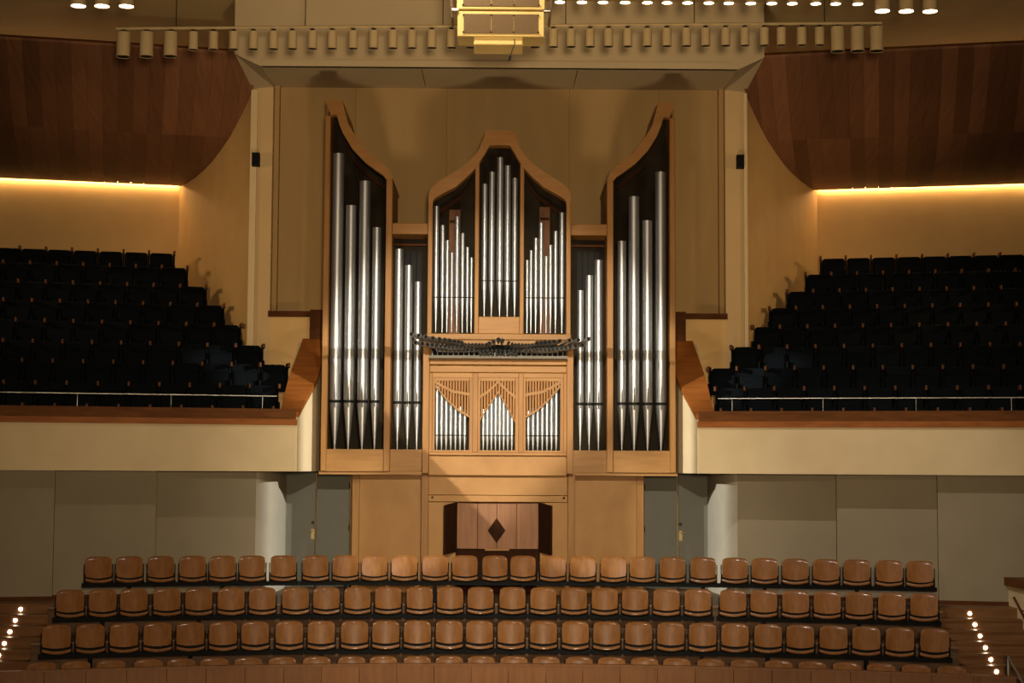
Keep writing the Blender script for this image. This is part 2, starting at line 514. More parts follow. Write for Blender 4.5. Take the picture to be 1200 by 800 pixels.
for s in (-1, 1):
    side = SIDE[s]
    bal = empty('balcony', (s * CX, CY, 0), label=None, kind='structure')
    z_bot, z_f, z_s, z_t = ZZ(553.5, CY), ZZ(499.5, CY), ZZ(492.5, CY), ZZ(480.5, CY)
    # front: cream fascia, cherry strip and band
    rel(block_mesh(s, CX, CY).ub(0, LEN, -0.25, 0, z_bot, z_f).build('fascia', M['plaster']), bal)
    rel(block_mesh(s, CX, CY).ub(-0.02, LEN, -0.25, 0.04, z_f, z_s).build('coping_strip', M['coping']), bal)
    rel(block_mesh(s, CX, CY).ub(0.0, LEN, -0.25, 0.0, z_s, z_t).build('coping_band', M['coping_dark']), bal)  # shade on this band is put into its colour
    rel(block_mesh(s, CX, CY).ub(0.02, LEN, -4.6, -0.2, z_bot, z_bot + 0.25).build('soffit', M['plaster']), bal)
    # inner cheek wall rising with the seats, wooden cap on its slope
    xw = CX - 0.02
    yA, yM, yB = CY + 0.06, 31.7, WALL_Y - 0.55
    zA, zB = ZZ(488, CY), ZZ(402, yB)
    th = 0.30

    def xin(y):
        return xw - 0.22 * min(1.0, (y - yA) / (yM - yA)) - 0.06 * max(0.0, (y - yM) / (WALL_Y - yM))

    def ztop(y):
        return zA + (zB - zA) * min(1.0, (y - yA) / (yB - yA))
    ys_ = [yA, yM, yB, WALL_Y - 0.02]
    m = MB()
    vin = [(s * xin(y), y, z_bot) for y in ys_] + [(s * xin(y), y, ztop(y)) for y in ys_]
    vout = [(s * (xw + th), y, z_bot) for y in ys_] + [(s * (xw + th), y, ztop(y)) for y in ys_]
    fs = []
    for k in range(3):
        fs += [(k, 4 + k, 5 + k, k + 1), (8 + k, 9 + k, 13 + k, 12 + k), (4 + k, 12 + k, 13 + k, 5 + k), (k, k + 1, 9 + k, 8 + k)]
    fs += [(0, 8, 12, 4), (3, 7, 15, 11)]
    m.add(vin + vout, fs)
    rel(m.build('cheek_wall', M['plaster']), bal)
    m = MB()
    q = [yA - 0.05, yM, yB]
    lo_i = [(s * (xin(max(y, yA)) - 0.03), y, ztop(max(y, yA)) - 0.03) for y in q]
    lo_o = [(s * (xw + th + 0.02 - 0.1 * (y > yM)), y, ztop(max(y, yA)) - 0.03) for y in q]
    up = lambda L: [(x, y, z + 0.10) for x, y, z in L]
    v = lo_i + lo_o + up(lo_i) + up(lo_o)
    fs = []
    for k in range(2):
        fs += [(k, k + 1, 4 + k, 3 + k), (6 + k, 9 + k, 10 + k, 7 + k), (k, 6 + k, 7 + k, k + 1), (3 + k, 4 + k, 10 + k, 9 + k)]
    fs += [(0, 3, 9, 6), (2, 8, 11, 5)]
    m.add(v, fs)
    rel(m.build('sloped_cap', M['coping']), bal)
    zc = ZZ(367, WALL_Y)
    rel(MB().box(s * (xin(yB) - 0.05), s * (xw + 0.08), yB - 0.02, WALL_Y - 0.06, zB - 0.06, zc).build('cap_end', M['trim_wood']), bal)
    # stepped floor
    for r in range(ROWS):
        sx, sy = (SEP[r] if s < 0 else SEP_R[r])
        p = P(sx, sy, row_y(r))
        zf = p.z - 0.95
        u_off, v_mid = None, None
        # express p in the block frame
        dx, dy = (p.x * -s) * -1 + CX, p.y - CY        # left-block coordinates relative to the corner
        lx = -abs(p.x) + CX
        u = -(lx * CA + dy * SA)
        vv = lx * SA - dy * CA
        ue = u - EXTRA[r] * PITCHW
        u_in = max(ue - 0.35, 0.36 - 0.0)
        # stay this side of the splayed wall
        vb = vv - 0.45 if r else vv - 2.0
        floor_in = ue - 0.04
        if r >= 6:
            floor_in = 0.34
        if r == 0:
            floor_in = ue + 0.02
        rel(block_mesh(s, CX, CY).ub(floor_in, LEN, vb, vv + 0.36, max(zf - 0.7, z_bot + 0.26), zf).build('step', M['carpet']), bal)
        k = 0
        while True:
            uu = ue + PITCHW * k
            ctr = uu + PITCHW / 2
            pos = side_pt(s, ctr, vv, zf, CX, CY)
            if abs(pos[0]) / pos[1] * F > 640 or k > 14:
                break
            # separator of the prototype is on its local +x side: on the left block that is the inner side
            lab = 'dark seat, %s row from the back of the %s balcony, %s from inner end' % (ORD[r + 1], side, ORD[k + 1])
            place_balcony_seat(s, pos, lab, 'dark seats of the %s balcony' % side)
            k += 1
    # rail
    rail = empty('handrail', (s * (CX + 0.1), CY + 0.12, z_t), label='thin steel rail on posts along the front of the %s balcony' % side, cat='rail')
    zr = ZZ(465.5, CY)
    a, b = side_pt(s, 0.35, -0.12, zr, CX, CY), side_pt(s, LEN - 0.3, -0.12, zr, CX, CY)
    rel(MB().tube(a, b, 0.012, n=10).build('rail_tube', M['steel']), rail)
    for k in range(6):
        u = 0.62 + 1.68 * k
        a, b = side_pt(s, u, -0.12, z_t, CX, CY), side_pt(s, u, -0.12, zr, CX, CY)
        rel(MB().tube(a, b, 0.008, n=8).build('post', M['steel']), rail)
    # splayed side wall and rear wall of the balcony
    pA, pB = Vector((xo, WALL_Y)), Vector((KX, KY))
    d = (pB - pA).normalized()
    nrm = Vector((-d.y, d.x))               # towards the axis
    if nrm.x > 0:
        nrm = -nrm
    q = [pA, pB + d * 0.6, pB + d * 0.6 + nrm * 0.25, pA + nrm * 0.25]
    MB().plan([(s * p.x, p.y) for p in (q if s > 0 else q[::-1])], -0.2, CEIL).build('wall_splay_' + side, M['tan'], kind='structure')
    block_mesh(s, KX, KY).ub(-0.35, LEN, -0.55, -0.32, 2.0, CEIL).build('wall_rear_' + side, M['tan'], kind='structure')
    # curved wooden canopy of boards
    can = empty('canopy', (s * KX, KY, 6.8), label='dark cherry board canopy curving over the %s balcony seats' % side, cat='canopy')
    wd = 0.31

    def u_in_at(v):
        return -1.2 * v / 6.33 + 0.012

    nb = int(LEN / wd)
    for i in range(-4, nb):
        u0, u1 = i * wd, (i + 1) * wd - 0.003
        for (i0, i1) in ((0, 6), (6, len(PROFILE) - 1)):
            up, lo = [], []
            cut = PROFILE[i0:i1 + 1]
            if all(u_in_at(v) >= u1 for v, z in cut):
                continue
            A, B, A2, B2 = [], [], [], []
            for j, (v, z) in enumerate(cut):
                a = max(u0, u_in_at(v))
                b_ = max(u1, u_in_at(v) + 0.002)
                if j == len(cut) - 1 and i0 == 0:
                    v -= 0.006
                dz = random.uniform(-0.0, 0.004) if False else 0
                A.append(side_pt(s, a, v, z + dz, KX, KY))
                B.append(side_pt(s, b_, v, z + dz, KX, KY))
                A2.append(side_pt(s, a, v, z + 0.05, KX, KY))
                B2.append(side_pt(s, b_, v, z + 0.05, KX, KY))
            m = MB().strip(A, B).strip(B2, A2).strip(A2, A, False).strip(B, B2, False)
            m.add([A[0], B[0], B2[0], A2[0]], [(0, 1, 2, 3)]).add([A[-1], B[-1], B2[-1], A2[-1]], [(3, 2, 1, 0)])
            rel(m.build('board', M['canopy']), can)
    for (i0, i1) in ((0, 6), (6, len(PROFILE) - 1)):
        A = [side_pt(s, u_in_at(v) + 0.02, v, z + 0.055, KX, KY) for v, z in PROFILE[i0:i1 + 1]]
        B = [side_pt(s, LEN, v, z + 0.055, KX, KY) for v, z in PROFILE[i0:i1 + 1]]
        m = MB().strip(A, B).strip([(x, y, z + 0.04) for x, y, z in B], [(x, y, z + 0.04) for x, y, z in A])
        rel(m.build('backing', M['coping_dark']), can)
    rel(block_mesh(s, KX, KY).ub(0.10, LEN - 0.2, -0.285, -0.25, 6.85, 6.875).build('cove_light', M['cove']), can)

    # wall below the balcony: three staggered panels and a backing, rounded pier, lobby doors
    wl = empty('wall_' + side, (s * 6.5, 31, 0), kind='structure')
    z_fl = FLOOR1 - 0.0
    for (o0, o1, rec) in ((282.5, 398.4, 0.80), (399.2, 517.4, 0.58), (518.2, 660, 0.30)):
        # find the block coordinates of the two pixel columns on the panel plane
        us = []
        for off in (o0, o1):
            t = off / F / fwd_up(620)[0]
            # point (-t*Y, Y) on the plane v = -rec
            # x = -CX - u CA + v SA ; y = CY - u SA - v CA
            v = -rec
            u = (t * (CY - v * CA) - CX + v * SA) / (CA + t * SA)
            us.append(u)
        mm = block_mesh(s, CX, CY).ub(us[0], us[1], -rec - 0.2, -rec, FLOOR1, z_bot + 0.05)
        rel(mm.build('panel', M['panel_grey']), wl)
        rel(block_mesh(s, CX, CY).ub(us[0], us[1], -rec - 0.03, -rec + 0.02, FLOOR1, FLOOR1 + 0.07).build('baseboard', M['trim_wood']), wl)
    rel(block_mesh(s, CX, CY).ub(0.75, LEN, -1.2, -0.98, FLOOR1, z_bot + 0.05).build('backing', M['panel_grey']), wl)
    # rounded pier
    y0p = CY + 0.62
    xa = XX(284, y0p, 600)
    xb = XX(251, 32.6, 600)
    R_ = xa - xb
    m = MB()
    arc = []
    for k in range(15):
        a = PI / 2 * k / 14
        arc.append((xa - R_ * math.sin(a), y0p + 0.06 + (1 - math.cos(a)) * 1.55))
    arc.append((xb, 33.15))
    lo = [(s * x, y, FLOOR1) for x, y in arc]
    hi_ = [(s * x, y, z_bot + 0.05) for x, y in arc]
    if s > 0:
        m.strip(hi_, lo)
    else:
        m.strip(lo, hi_)
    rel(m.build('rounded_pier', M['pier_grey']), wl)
    # doors
    dY = 33.15
    dr = empty('door_%d' % (1 if s < 0 else 2), (s * XX(210.5, dY), dY, FLOOR1), kind='structure')
    zd = z_bot - 0.03
    for (o0, o1) in ((211, 250), (171, 210)):
        leaf = rel(MB().bbox(s * (XX(o0, dY) + 0.003), s * (XX(o1, dY) - 0.003), dY, dY + 0.06, FLOOR1, zd, 0.006).build('leaf', M['door']), dr)
        for zz in (FLOOR1 + 0.3, FLOOR1 + 1.15, FLOOR1 + 2.0):
            xh = XX(o1, dY) - 0.012 if o0 == 211 else XX(o0, dY) + 0.012
            h = MB().tube((s * xh, dY - 0.006, zz), (s * xh, dY - 0.006, zz + 0.11), 0.011, n=8).build('hinge', M['black_metal'])
            h.parent = leaf
            h.location = -Vector(dr.location)
            h.location = (0, 0, 0)
        if o0 == 211:
            xk = XX(213.5, dY)
            zk = ZZ(626, dY)
            hm = MB().box(s * xk - 0.035, s * xk + 0.035, dY - 0.012, dY, zk - 0.11, zk + 0.09)
            hm.tube((s * xk, dY - 0.06, zk + 0.05), (s * xk, dY, zk + 0.05), 0.014, n=8)
            hm.tube((s * xk, dY - 0.06, zk + 0.05), (s * (xk + 0.11), dY - 0.06, zk + 0.05), 0.012, n=8)
            hm.build('door_handle', M['brass']).parent = leaf
            MB().tube((s * xk, dY - 0.02, zk + 0.22), (s * xk, dY, zk + 0.22), 0.035, n=14).build('lock', M['lamp_dark']).parent = leaf
    rel(MB().box(s * XX(168, dY), s * XX(254, dY), dY + 0.01, dY + 0.2, zd, z_bot + 0.2).build('header', M['door']), dr)
    # loudspeaker on the pier
    lp = P(300, 187, WALL_Y - 0.12) if s < 0 else P(867.5, 189.5, WALL_Y - 0.12)
    spk = empty('wall_loudspeaker', lp, label='small black loudspeaker on the pier %s of the organ' % side, cat='loudspeaker')
    MB().bbox(-.075, .075, -0.09, 0.09, -0.14, 0.14, 0.012).build('cabinet', M['black'], spk)
    MB().box(-.06, .06, -0.097, -0.089, -0.12, 0.12).build('grille', M['black_metal'], spk)
    MB().box(-.02, .02, 0.08, 0.12, -0.03, 0.03).build('bracket', M['black_metal'], spk)

# ---- stepped stage
ARC_Y = 2.5
RR = [27.5, 26.55, 25.65, 24.8]            # chair backs, rear row to front row
HALF = 7.75


def arc_pts(R, n=40, half=HALF):
    return [(-half + 2 * half * i / n, ARC_Y + math.sqrt(R * R - (-half + 2 * half * i / n) ** 2)) for i in range(n + 1)]


st = empty('stage_riser', (0, 28, FLOOR1), kind='structure')
for i in range(4):
    zf = FLOOR1 - RISE * i
    front = arc_pts(RR[i] - 0.48)
    back = arc_pts(RR[i - 1] - 0.48 - 0.001) if i else [(HALF, 34.0), (-HALF, 34.0)][::-1]
    poly = front + back[::-1]
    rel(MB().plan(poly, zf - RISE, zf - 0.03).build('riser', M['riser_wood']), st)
    front2 = arc_pts(RR[i] - 0.51)
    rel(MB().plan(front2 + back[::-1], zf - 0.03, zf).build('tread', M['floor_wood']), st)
    if i == 0:
        for s in (-1, 1):
            rel(MB().box(s * HALF, s * 12, 29.05, 33.0, zf - RISE, zf).build('landing', M['floor_wood']), st)
rel(MB().plan(arc_pts(23.2) + arc_pts(RR[3] - 0.48)[::-1], FLOOR1 - RISE * 4 - 0.3, FLOOR1 - RISE * 4 + 0.15).build('front_walk', M['floor_wood']), st)

for s in (-1, 1):
    side = SIDE[s]
    sr = empty('staircase', (s * 8.5, 28, FLOOR1), kind='structure')
    for k in range(9):
        z1 = FLOOR1 - 0.167 * (k + 1)
        y1 = 29.05 - 0.3 * k
        stp = rel(MB().box(s * HALF, s * 9.25, y1 - 0.3, y1, z1 - 0.5, z1 - 0.028).box(s * HALF, s * 9.25, y1 - 0.325, y1 - 0.001, z1 - 0.028, z1).build('step', M['floor_wood']), sr)
        if k < 7:
            # lamp in the riser above this tread
            xl = s * 8.42
            MB().tube((xl, y1 - 0.012, z1 + 0.07), (xl, y1 + 0.01, z1 + 0.07), 0.032, n=14).build('step_light', M['step_glow']).parent = stp
            stp.children[0].location = (0, 0, 0)
# low wall with wooden cap and rail beside the right stair
lw = empty('wall_stair', (9.8, 28, -2.2), kind='structure')
zcap = ZZ(673, 29.6)
rel(MB().box(9.27, 10.6, 24.2, 29.6, -5, zcap - 0.14).build('low_wall', M['plaster']), lw)
rel(MB().box(9.2, 10.8, 24.2, 29.65, zcap - 0.14, zcap).build('cap', M['coping_dark']), lw)
hr = empty('stair_rail', (9.2, 28, -2.4), label='sloping wooden stair rail fixed to the low wall at the right edge', cat='rail')
rel(MB().tube((9.2, 29.0, -2.30), (9.2, 26.2, -3.85), 0.022, n=10).build('rail_tube', M['trim_wood']), hr)
for t in (0.12, 0.6):
    y, z = 29.0 - 2.8 * t, -2.30 - 1.55 * t
    rel(MB().tube((9.2, y, z), (9.28, y, z - 0.03), 0.01, n=6).build('bracket', M['black_metal']), hr)
p = P(1181, 768, 26.4)
hr = empty('end_rail', (p.x, p.y, FLOOR1 - 1.6), label='grey steel rail post at the foot of the right stair', cat='rail')
rel(MB().tube((p.x, p.y, FLOOR1 - 1.7), p, 0.03, n=10).build('post', M['steel']), hr)
rel(MB().tube(p, (p.x + 0.12, p.y - 1.1, p.z - 0.72), 0.022, n=10).build('rail_tube', M['steel']), hr)

# curved timber barrier in front of the chairs
bar = empty('barrier', (0, 26.6, FLOOR1 - 2), label='curved beech panelled barrier along the front of the choir seats', cat='barrier')
BR = 24.05
zbt = ZZ(777.5, 26.55)
xs = [-8.2]
while xs[-1] < 7.9:
    xs.append(xs[-1] + 0.60)
for a, b in zip(xs, xs[1:]):
    g = 0.004
    pa, pb = Vector((a + g, ARC_Y + math.sqrt(BR ** 2 - a * a))), Vector((b - g, ARC_Y + math.sqrt(BR ** 2 - b * b)))
    rel(MB().plan([tuple(pa), tuple(pb), (pb.x, pb.y + 0.05), (pa.x, pa.y + 0.05)], -5.0, zbt - 0.035).build('panel', M['barrier']), bar)
cp = [(x, ARC_Y + math.sqrt(BR ** 2 - x * x)) for x in [xs[0] + (xs[-1] - xs[0]) * i / 50 for i in range(51)]]
rel(MB().plan([(x, y - 0.02) for x, y in cp] + [(x, y + 0.08) for x, y in cp][::-1], zbt - 0.034, zbt).build('top_rail', M['barrier']), bar)

# ================================================================== ORGAN
YS, YF, YC, YB = 31.3, 31.45, 31.0, 31.9
ORG = empty('pipe_organ', (0, 32, FLOOR1), label='tall oak pipe organ with tin pipes in the middle of the back wall', cat='organ')


def op(o):
    return rel(o, ORG)


def zo(py, Y):
    return ZZ(py, Y)


def obox(name, x0, x1, y0, y1, Yf, Yb, m, b=0.012):
    return op(MB().bbox(OX(x0, Yf), OX(x1, Yf), Yf, Yb, zo(y1, Yf), zo(y0, Yf), b).build(name, m))


# --- side towers (left measured, right mirrored about the axis)
crown_o = [(378, 119), (386, 119), (398, 119), (401, 131), (405, 146), (415, 162), (429, 179), (445, 191), (454, 199), (458.5, 210)]
crown_i = [(384.6, 137), (388, 136), (391.6, 136), (395, 147), (399, 157), (410, 175), (425, 190.5), (440, 201.5), (447, 206), (451, 211)]


def mir(x, s):
    return x if s < 0 else 1169.5 - x


for s in (-1, 1):
    def mx(x):
        return OX(mir(x, s), YS)
    o_ = [(mx(x), zo(y, YS)) for x, y in crown_o]
    i_ = [(mx(x), zo(y, YS)) for x, y in crown_i]
    m = MB()
    m.band(o_, i_, YS, YS + 0.22)
    op(m.build('crown', M['oak_flat']))
    # roof board following the crown back to the wall
    m = MB()
    ins = [(x, z - 0.05) for x, z in o_]
    m.band(o_, ins, YS + 0.22, WALL_Y - 0.15)
    op(m.build('roof_board', M['oak_flat']))
    # posts
    for (a, b, top) in ((378, 384.6, 136.5), (451, 458.5, 210)):
        op(MB().bbox(mx(a), mx(b), YS + 0.001, YS + 0.25, zo(553, YS), zo(top, YS), 0.012).build('post', M['oak']))
    op(MB().box(mx(378), mx(380.5), YS + 0.25, WALL_Y - 0.1, zo(553, YS), zo(121, YS)).build('side_board', M['oak']))
    op(MB().box(mx(456), mx(458.5), YS + 0.25, WALL_Y - 0.6, zo(553, YS), zo(211, YS)).build('side_board', M['oak']))
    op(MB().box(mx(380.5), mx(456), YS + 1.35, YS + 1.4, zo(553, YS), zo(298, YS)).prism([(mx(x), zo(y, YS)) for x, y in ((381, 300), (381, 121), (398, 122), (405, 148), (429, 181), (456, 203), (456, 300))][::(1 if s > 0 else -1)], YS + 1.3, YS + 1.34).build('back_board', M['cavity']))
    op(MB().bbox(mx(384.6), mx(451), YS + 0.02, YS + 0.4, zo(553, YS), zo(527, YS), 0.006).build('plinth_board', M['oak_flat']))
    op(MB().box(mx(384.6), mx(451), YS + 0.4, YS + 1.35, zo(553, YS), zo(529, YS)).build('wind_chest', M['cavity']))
    # inner curved brace seen behind the crown
    br_o = [(mx(x), zo(y + 5, YS)) for x, y in crown_i[3:]]
    br_i = [(mx(x), zo(y + 9, YS)) for x, y in crown_i[3:]]
    op(MB().band(br_o, br_i, YS + 0.9, YS + 0.95).build('inner_brace', M['dark_wood']))

    # recessed flat between tower and centre

    def fx(x):
        return OX(mir(x, s), YF)
    op(MB().bbox(fx(458.5), fx(501), YF, YF + 0.2, zo(275, YF), zo(262, YF), 0.01).build('lintel', M['oak_flat']))
    op(MB().box(fx(458.5), fx(501), YF + 0.2, YF + 1.2, zo(275, YF), zo(270, YF)).build('roof_board', M['oak_flat']))
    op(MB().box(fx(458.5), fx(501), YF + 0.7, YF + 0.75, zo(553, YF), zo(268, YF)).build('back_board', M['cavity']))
    op(MB().box(fx(458.5), fx(501), YF + 0.55, YF + 0.6, zo(284, YF), zo(282, YF)).build('shelf', M['trim_wood']))
    for bx in (465, 472, 479, 486):
        op(MB().box(fx(bx), fx(bx + 5.6), YF + 0.66, YF + 0.69, zo(335, YF), zo(289, YF)).build('shutter_slat', M['black']))
    op(MB().bbox(fx(458.5), fx(501), YF + 0.0, YF + 0.4, zo(553, YF), zo(527, YF), 0.006).build('plinth_board', M['oak_flat']))

# --- centre tower
co = [(500.5, 236), (501, 229), (503, 222), (511, 214), (528.7, 203.5), (545, 192), (553, 184), (560, 175), (568.5, 153.5), (584.5, 153), (600.5, 153.5), (609, 175), (616, 184), (624, 192), (640.3, 203.5), (658, 214), (666, 222), (668, 229), (668.5, 236)]
ci = [(506, 240), (506, 236), (508, 233), (516, 228), (533, 219), (547, 206.5), (555, 198), (562, 188), (572.5, 170.5), (584.5, 170), (596.5, 170.5), (607, 188), (614, 198), (622, 206.5), (636, 219), (653, 228), (661, 233), (663, 236), (663, 240)]
o_ = [(OX(x, YC), zo(y, YC)) for x, y in co]
i_ = [(OX(x, YC), zo(y, YC)) for x, y in ci]
op(MB().band(o_, i_, YC, YC + 0.3).build('crown', M['oak_flat']))
op(MB().band(o_, [(x, z - 0.06) for x, z in o_], YC + 0.3, WALL_Y - 0.8).build('roof_board', M['oak_flat']))
for (a, b, t) in ((500.5, 506, 236), (663, 668.5, 236)):
    op(MB().bbox(OX(a, YC), OX(b, YC), YC + 0.001, YC + 0.25, zo(397, YC), zo(t, YC), 0.012).build('post', M['oak']))
for (a, b, t) in ((555.6, 560.5, 186), (608.6, 613.4, 186)):
    op(MB().bbox(OX(a, YC), OX(b, YC), YC + 0.012, YC + 0.2, zo(391, YC), zo(t, YC), 0.01).build('post', M['oak']))
for a, b in ((500.5, 503), (666, 668.5)):
    op(MB().box(OX(a, YC), OX(b, YC), YC + 0.25, YC + 1.5, zo(397, YC), zo(234, YC)).build('side_board', M['oak']))
bk = [(503, 391), (503, 225), (528, 206), (558, 180), (570, 158), (599, 158), (611, 180), (641, 206), (666, 225), (666, 391)]
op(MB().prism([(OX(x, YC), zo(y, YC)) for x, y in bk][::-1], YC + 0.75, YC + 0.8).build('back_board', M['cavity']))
obox('panel', 560.5, 608.6, 371, 391, YC + 0.02, YC + 0.3, M['oak_flat'])
obox('ledge', 500, 669, 391, 398, YC - 0.03, YC + 0.5, M['oak_flat'])
# wooden pipes standing behind
for (a, b, t) in ((524, 538, 241), (632, 645, 237)):
    op(MB().bbox(OX(a, YC), OX(b, YC), YC + 0.5, YC + 0.65, zo(391, YC), zo(t, YC), 0.01).build('wooden_pipe', M['back_pipe']))
    op(MB().box(OX(a + 1, YC), OX(b - 1, YC), YC + 0.49, YC + 0.5, zo(t + 16, YC), zo(t + 13, YC)).build('stopper_band', M['dark_wood']))
# braces behind the centre crown
for s in (-1, 1):
    q_o = [(OX(mir(x, s), YC), zo(y, YC)) for x, y in ((552, 205), (540, 222), (520, 236), (508, 243))]
    q_i = [(OX(mir(x, s), YC), zo(y, YC)) for x, y in ((552, 210), (540, 226), (522, 240), (508, 247))]
    op(MB().band(q_o, q_i, YC + 0.6, YC + 0.64).build('inner_brace', M['dark_wood']))


# --- pipes
def pipe(px, wpx, ytop, ymouth, yfoot, Y, big):
    X = OX(px, Y)
    r = wpx * Y / F / 2
    zt_, zm, zf_ = zo(ytop, Y), zo(ymouth, Y), zo(yfoot, Y)
    n = 24 if big else 14
    gap = 0.055 if big else 0.02
    body = MB().tube((X, Y, zm + gap), (X, Y, zt_), r, n=n, caps=(True, False))
    body.tube((X, Y, zt_ - 0.01), (X, Y, zt_ + 0.002), r * 1.03, n=n, caps=(False, False))
    body.tube((X, Y, zt_ - 0.06), (X, Y, zt_ - 0.055), r * 0.97, n=n)
    b = op(body.build('pipe', M['tin']))
    ft = MB().tube((X, Y, zf_), (X, Y, zm - 0.02), max(r * 0.16, 0.012), r, n=n)
    ft.tube((X, Y, zm - 0.02), (X, Y, zm), r, n=n)
    o = ft.build('pipe_foot', M['tin'])
    o.parent = b
    mo = MB().tube((X, Y + 0.01, zm - 0.001), (X, Y + 0.01, zm + gap + 0.001), r * 0.93, n=n)
    o = mo.build('mouth', M['black'])
    o.parent = b
    if big:
        h = 2.8 * r
        lp = MB()
        yy = Y - r
        zb_ = zm + gap
        lp.add([(X - r * 0.86, yy + r * 0.48, zb_), (X + r * 0.86, yy + r * 0.48, zb_), (X, yy - 0.004, zb_ + h), (X, yy - r * 0.10, zb_)],
               [(0, 3, 2), (3, 1, 2)])
        lp.add([(X - r * 0.86, yy + r * 0.48, zm), (X + r * 0.86, yy + r * 0.48, zm), (X, yy - 0.004, zm - 0.9 * r), (X, yy - r * 0.10, zm)],
               [(0, 2, 3), (3, 2, 1)])
        o = lp.build('upper_lip', M['tin'])
        o.parent = b
    return b


for px, wd_, t in ((394.3, 14, 182), (410, 12.6, 242.5), (426, 13.2, 214), (440.6, 10.6, 268)):
    pipe(px, wd_, t, 473, 527.5, YS + 0.3, True)
for px, wd_, t in ((728.3, 10.6, 282), (742.6, 13, 230), (758.3, 12.2, 258), (774, 13.4, 201)):
    pipe(px, wd_, t, 474, 528, YS + 0.3, True)
for px, wd_, t in ((467, 10.2, 293), (478.6, 9.4, 312), (489.6, 8.6, 331)):
    pipe(px, wd_, t, 474, 527.5, YF + 0.28, True)
for px, wd_, t in ((679.8, 8.4, 340), (690.2, 9.4, 322.5), (701, 10.2, 304.5)):
    pipe(px, wd_, t, 474.5, 528, YF + 0.28, True)
for px, wd_, t in ((567, 6.6, 216), (575.5, 7, 202), (585, 8, 185), (594, 7.3, 194.5), (602.6, 6.6, 209)):
    pipe(px, wd_, t, 330, 371.5, YC + 0.2, False)
for px, wd_, t in ((510.5, 6, 242.4), (518, 5.2, 264.5), (523.6, 4.7, 282.4), (529, 4.2, 296.7), (535, 6.2, 254.4), (541.5, 5, 274), (547.2, 4.4, 290), (552, 3.8, 302.5)):
    pipe(px, wd_, t, 349.5, 390, YC + 0.2, False)
for px, wd_, t in ((617.3, 3.8, 305), (621.8, 4.3, 293.4), (627.4, 5, 279), (633.6, 6, 261), (639.6, 4.2, 300), (644.7, 4.6, 287), (650.6, 5.2, 270.7), (658, 6.2, 249)):
    pipe(px, wd_, t, 349.5, 390, YC + 0.2, False)

# --- lower case: beams, three doors with pipes and carved slats
YL = 31.0
for a, b in ((496, 504), (664, 672)):
    op(MB().bbox(OX(a, YL), OX(b, YL), YL, YL + 0.5, zo(555, YL), zo(398, YL), 0.012).build('post', M['oak']))
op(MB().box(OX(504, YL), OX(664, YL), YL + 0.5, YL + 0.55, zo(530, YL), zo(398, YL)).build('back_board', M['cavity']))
obox('beam', 504, 664, 398, 419, YL + 0.05, YL + 0.4, M['oak_flat'])
obox('toe_board', 503, 665, 416.5, 420, YL - 0.35, YL + 0.05, M['toe'], 0.004)
obox('beam', 504, 664, 420.5, 427.5, YL, YL + 0.4, M['oak_flat'])
obox('beam', 504, 664, 428.5, 436.5, YL + 0.02, YL + 0.4, M['oak_flat'])
for a, b in ((504, 507.5), (554.5, 560.5), (608, 613.5), (660.5, 664)):
    obox('mullion', a, b, 437, 530, YL + 0.01, YL + 0.3, M['oak'], 0.008)
for x0, x1 in ((507.5, 554.5), (560.5, 608), (613.5, 660.5)):
    obox('frame_rail', x0, x1, 437, 442.5, YL + 0.03, YL + 0.2, M['oak_flat'], 0.006)
    obox('frame_rail', x0, x1, 527.5, 530, YL + 0.03, YL + 0.2, M['oak_flat'], 0.004)
    obox('frame_stile', x0, x0 + 3, 442.5, 527.5, YL + 0.03, YL + 0.2, M['oak'], 0.005)
    obox('frame_stile', x1 - 4, x1, 442.5, 527.5, YL + 0.03, YL + 0.2, M['oak'], 0.005)
obox('sill_board', 504, 664, 530, 533.5, YL - 0.02, YL + 0.35, M['oak_flat'], 0.008)

YG = YL + 0.06


def lerp_path(pts, x):
    for (xa, ya), (xb, yb) in zip(pts, pts[1:]):
        if xa <= x <= xb:
            return ya + (yb - ya) * (x - xa) / (xb - xa)
    return pts[0][1] if x < pts[0][0] else pts[-1][1]


grilles = [
    (510.5, 550.5, [(510, 452), (518, 461), (527, 471), (537, 480), (551, 488.5)], [(510, 447), (520, 453.5), (532, 459), (551, 462.5)]),
    (563.5, 604, [(563, 492), (570, 480), (577, 470), (584, 459.5), (591, 470), (597, 481), (604, 494)], [(563, 465), (572, 459), (578, 453.5), (584, 447.5), (590, 453.5), (596, 459), (604, 465)]),
    (616.5, 656.5, [(616, 488.5), (630, 480), (640, 471), (649, 461), (657, 452)], [(616, 462.5), (635, 459), (647, 453.5), (657, 447)]),
]
for x0, x1, low, railp in grilles:
    n = 12
    stp_ = (x1 - x0) / n
    op(MB().prism([(OX(x, YL), zo(y, YL)) for x, y in [(x0, 442)] + [(x, y) for x, y in low if x0 <= x <= x1] + [(x1, 442)]], YL + 0.13, YL + 0.135).build('grille_backing', M['trim_wood']))
    for k in range(n):
        xa = x0 + stp_ * (k + 0.18)
        xb = x0 + stp_ * (k + 0.82)
        yb = lerp_path(low, (xa + xb) / 2) - 1
        op(MB().bbox(OX(xa, YG), OX(xb, YG), YG, YG + 0.04, zo(yb, YG), zo(446, YG), 0.006).build('grille_slat', M['oak']))
    for pth, hgt in ((low, 2.6), (railp, 3.4)):
        pp = [(max(min(x, x1), x0), lerp_path(pth, max(min(x, x1), x0))) for x, y in pth]
        op(MB().band([(OX(x, YG), zo(y - hgt / 2, YG)) for x, y in pp], [(OX(x, YG), zo(y + hgt / 2, YG)) for x, y in pp], YG - 0.02, YG + 0.05).build('grille_rail', M['oak_flat']))
    obox('grille_head', x0, x1, 442.5, 446.5, YG - 0.01, YG + 0.05, M['oak_flat'], 0.004)
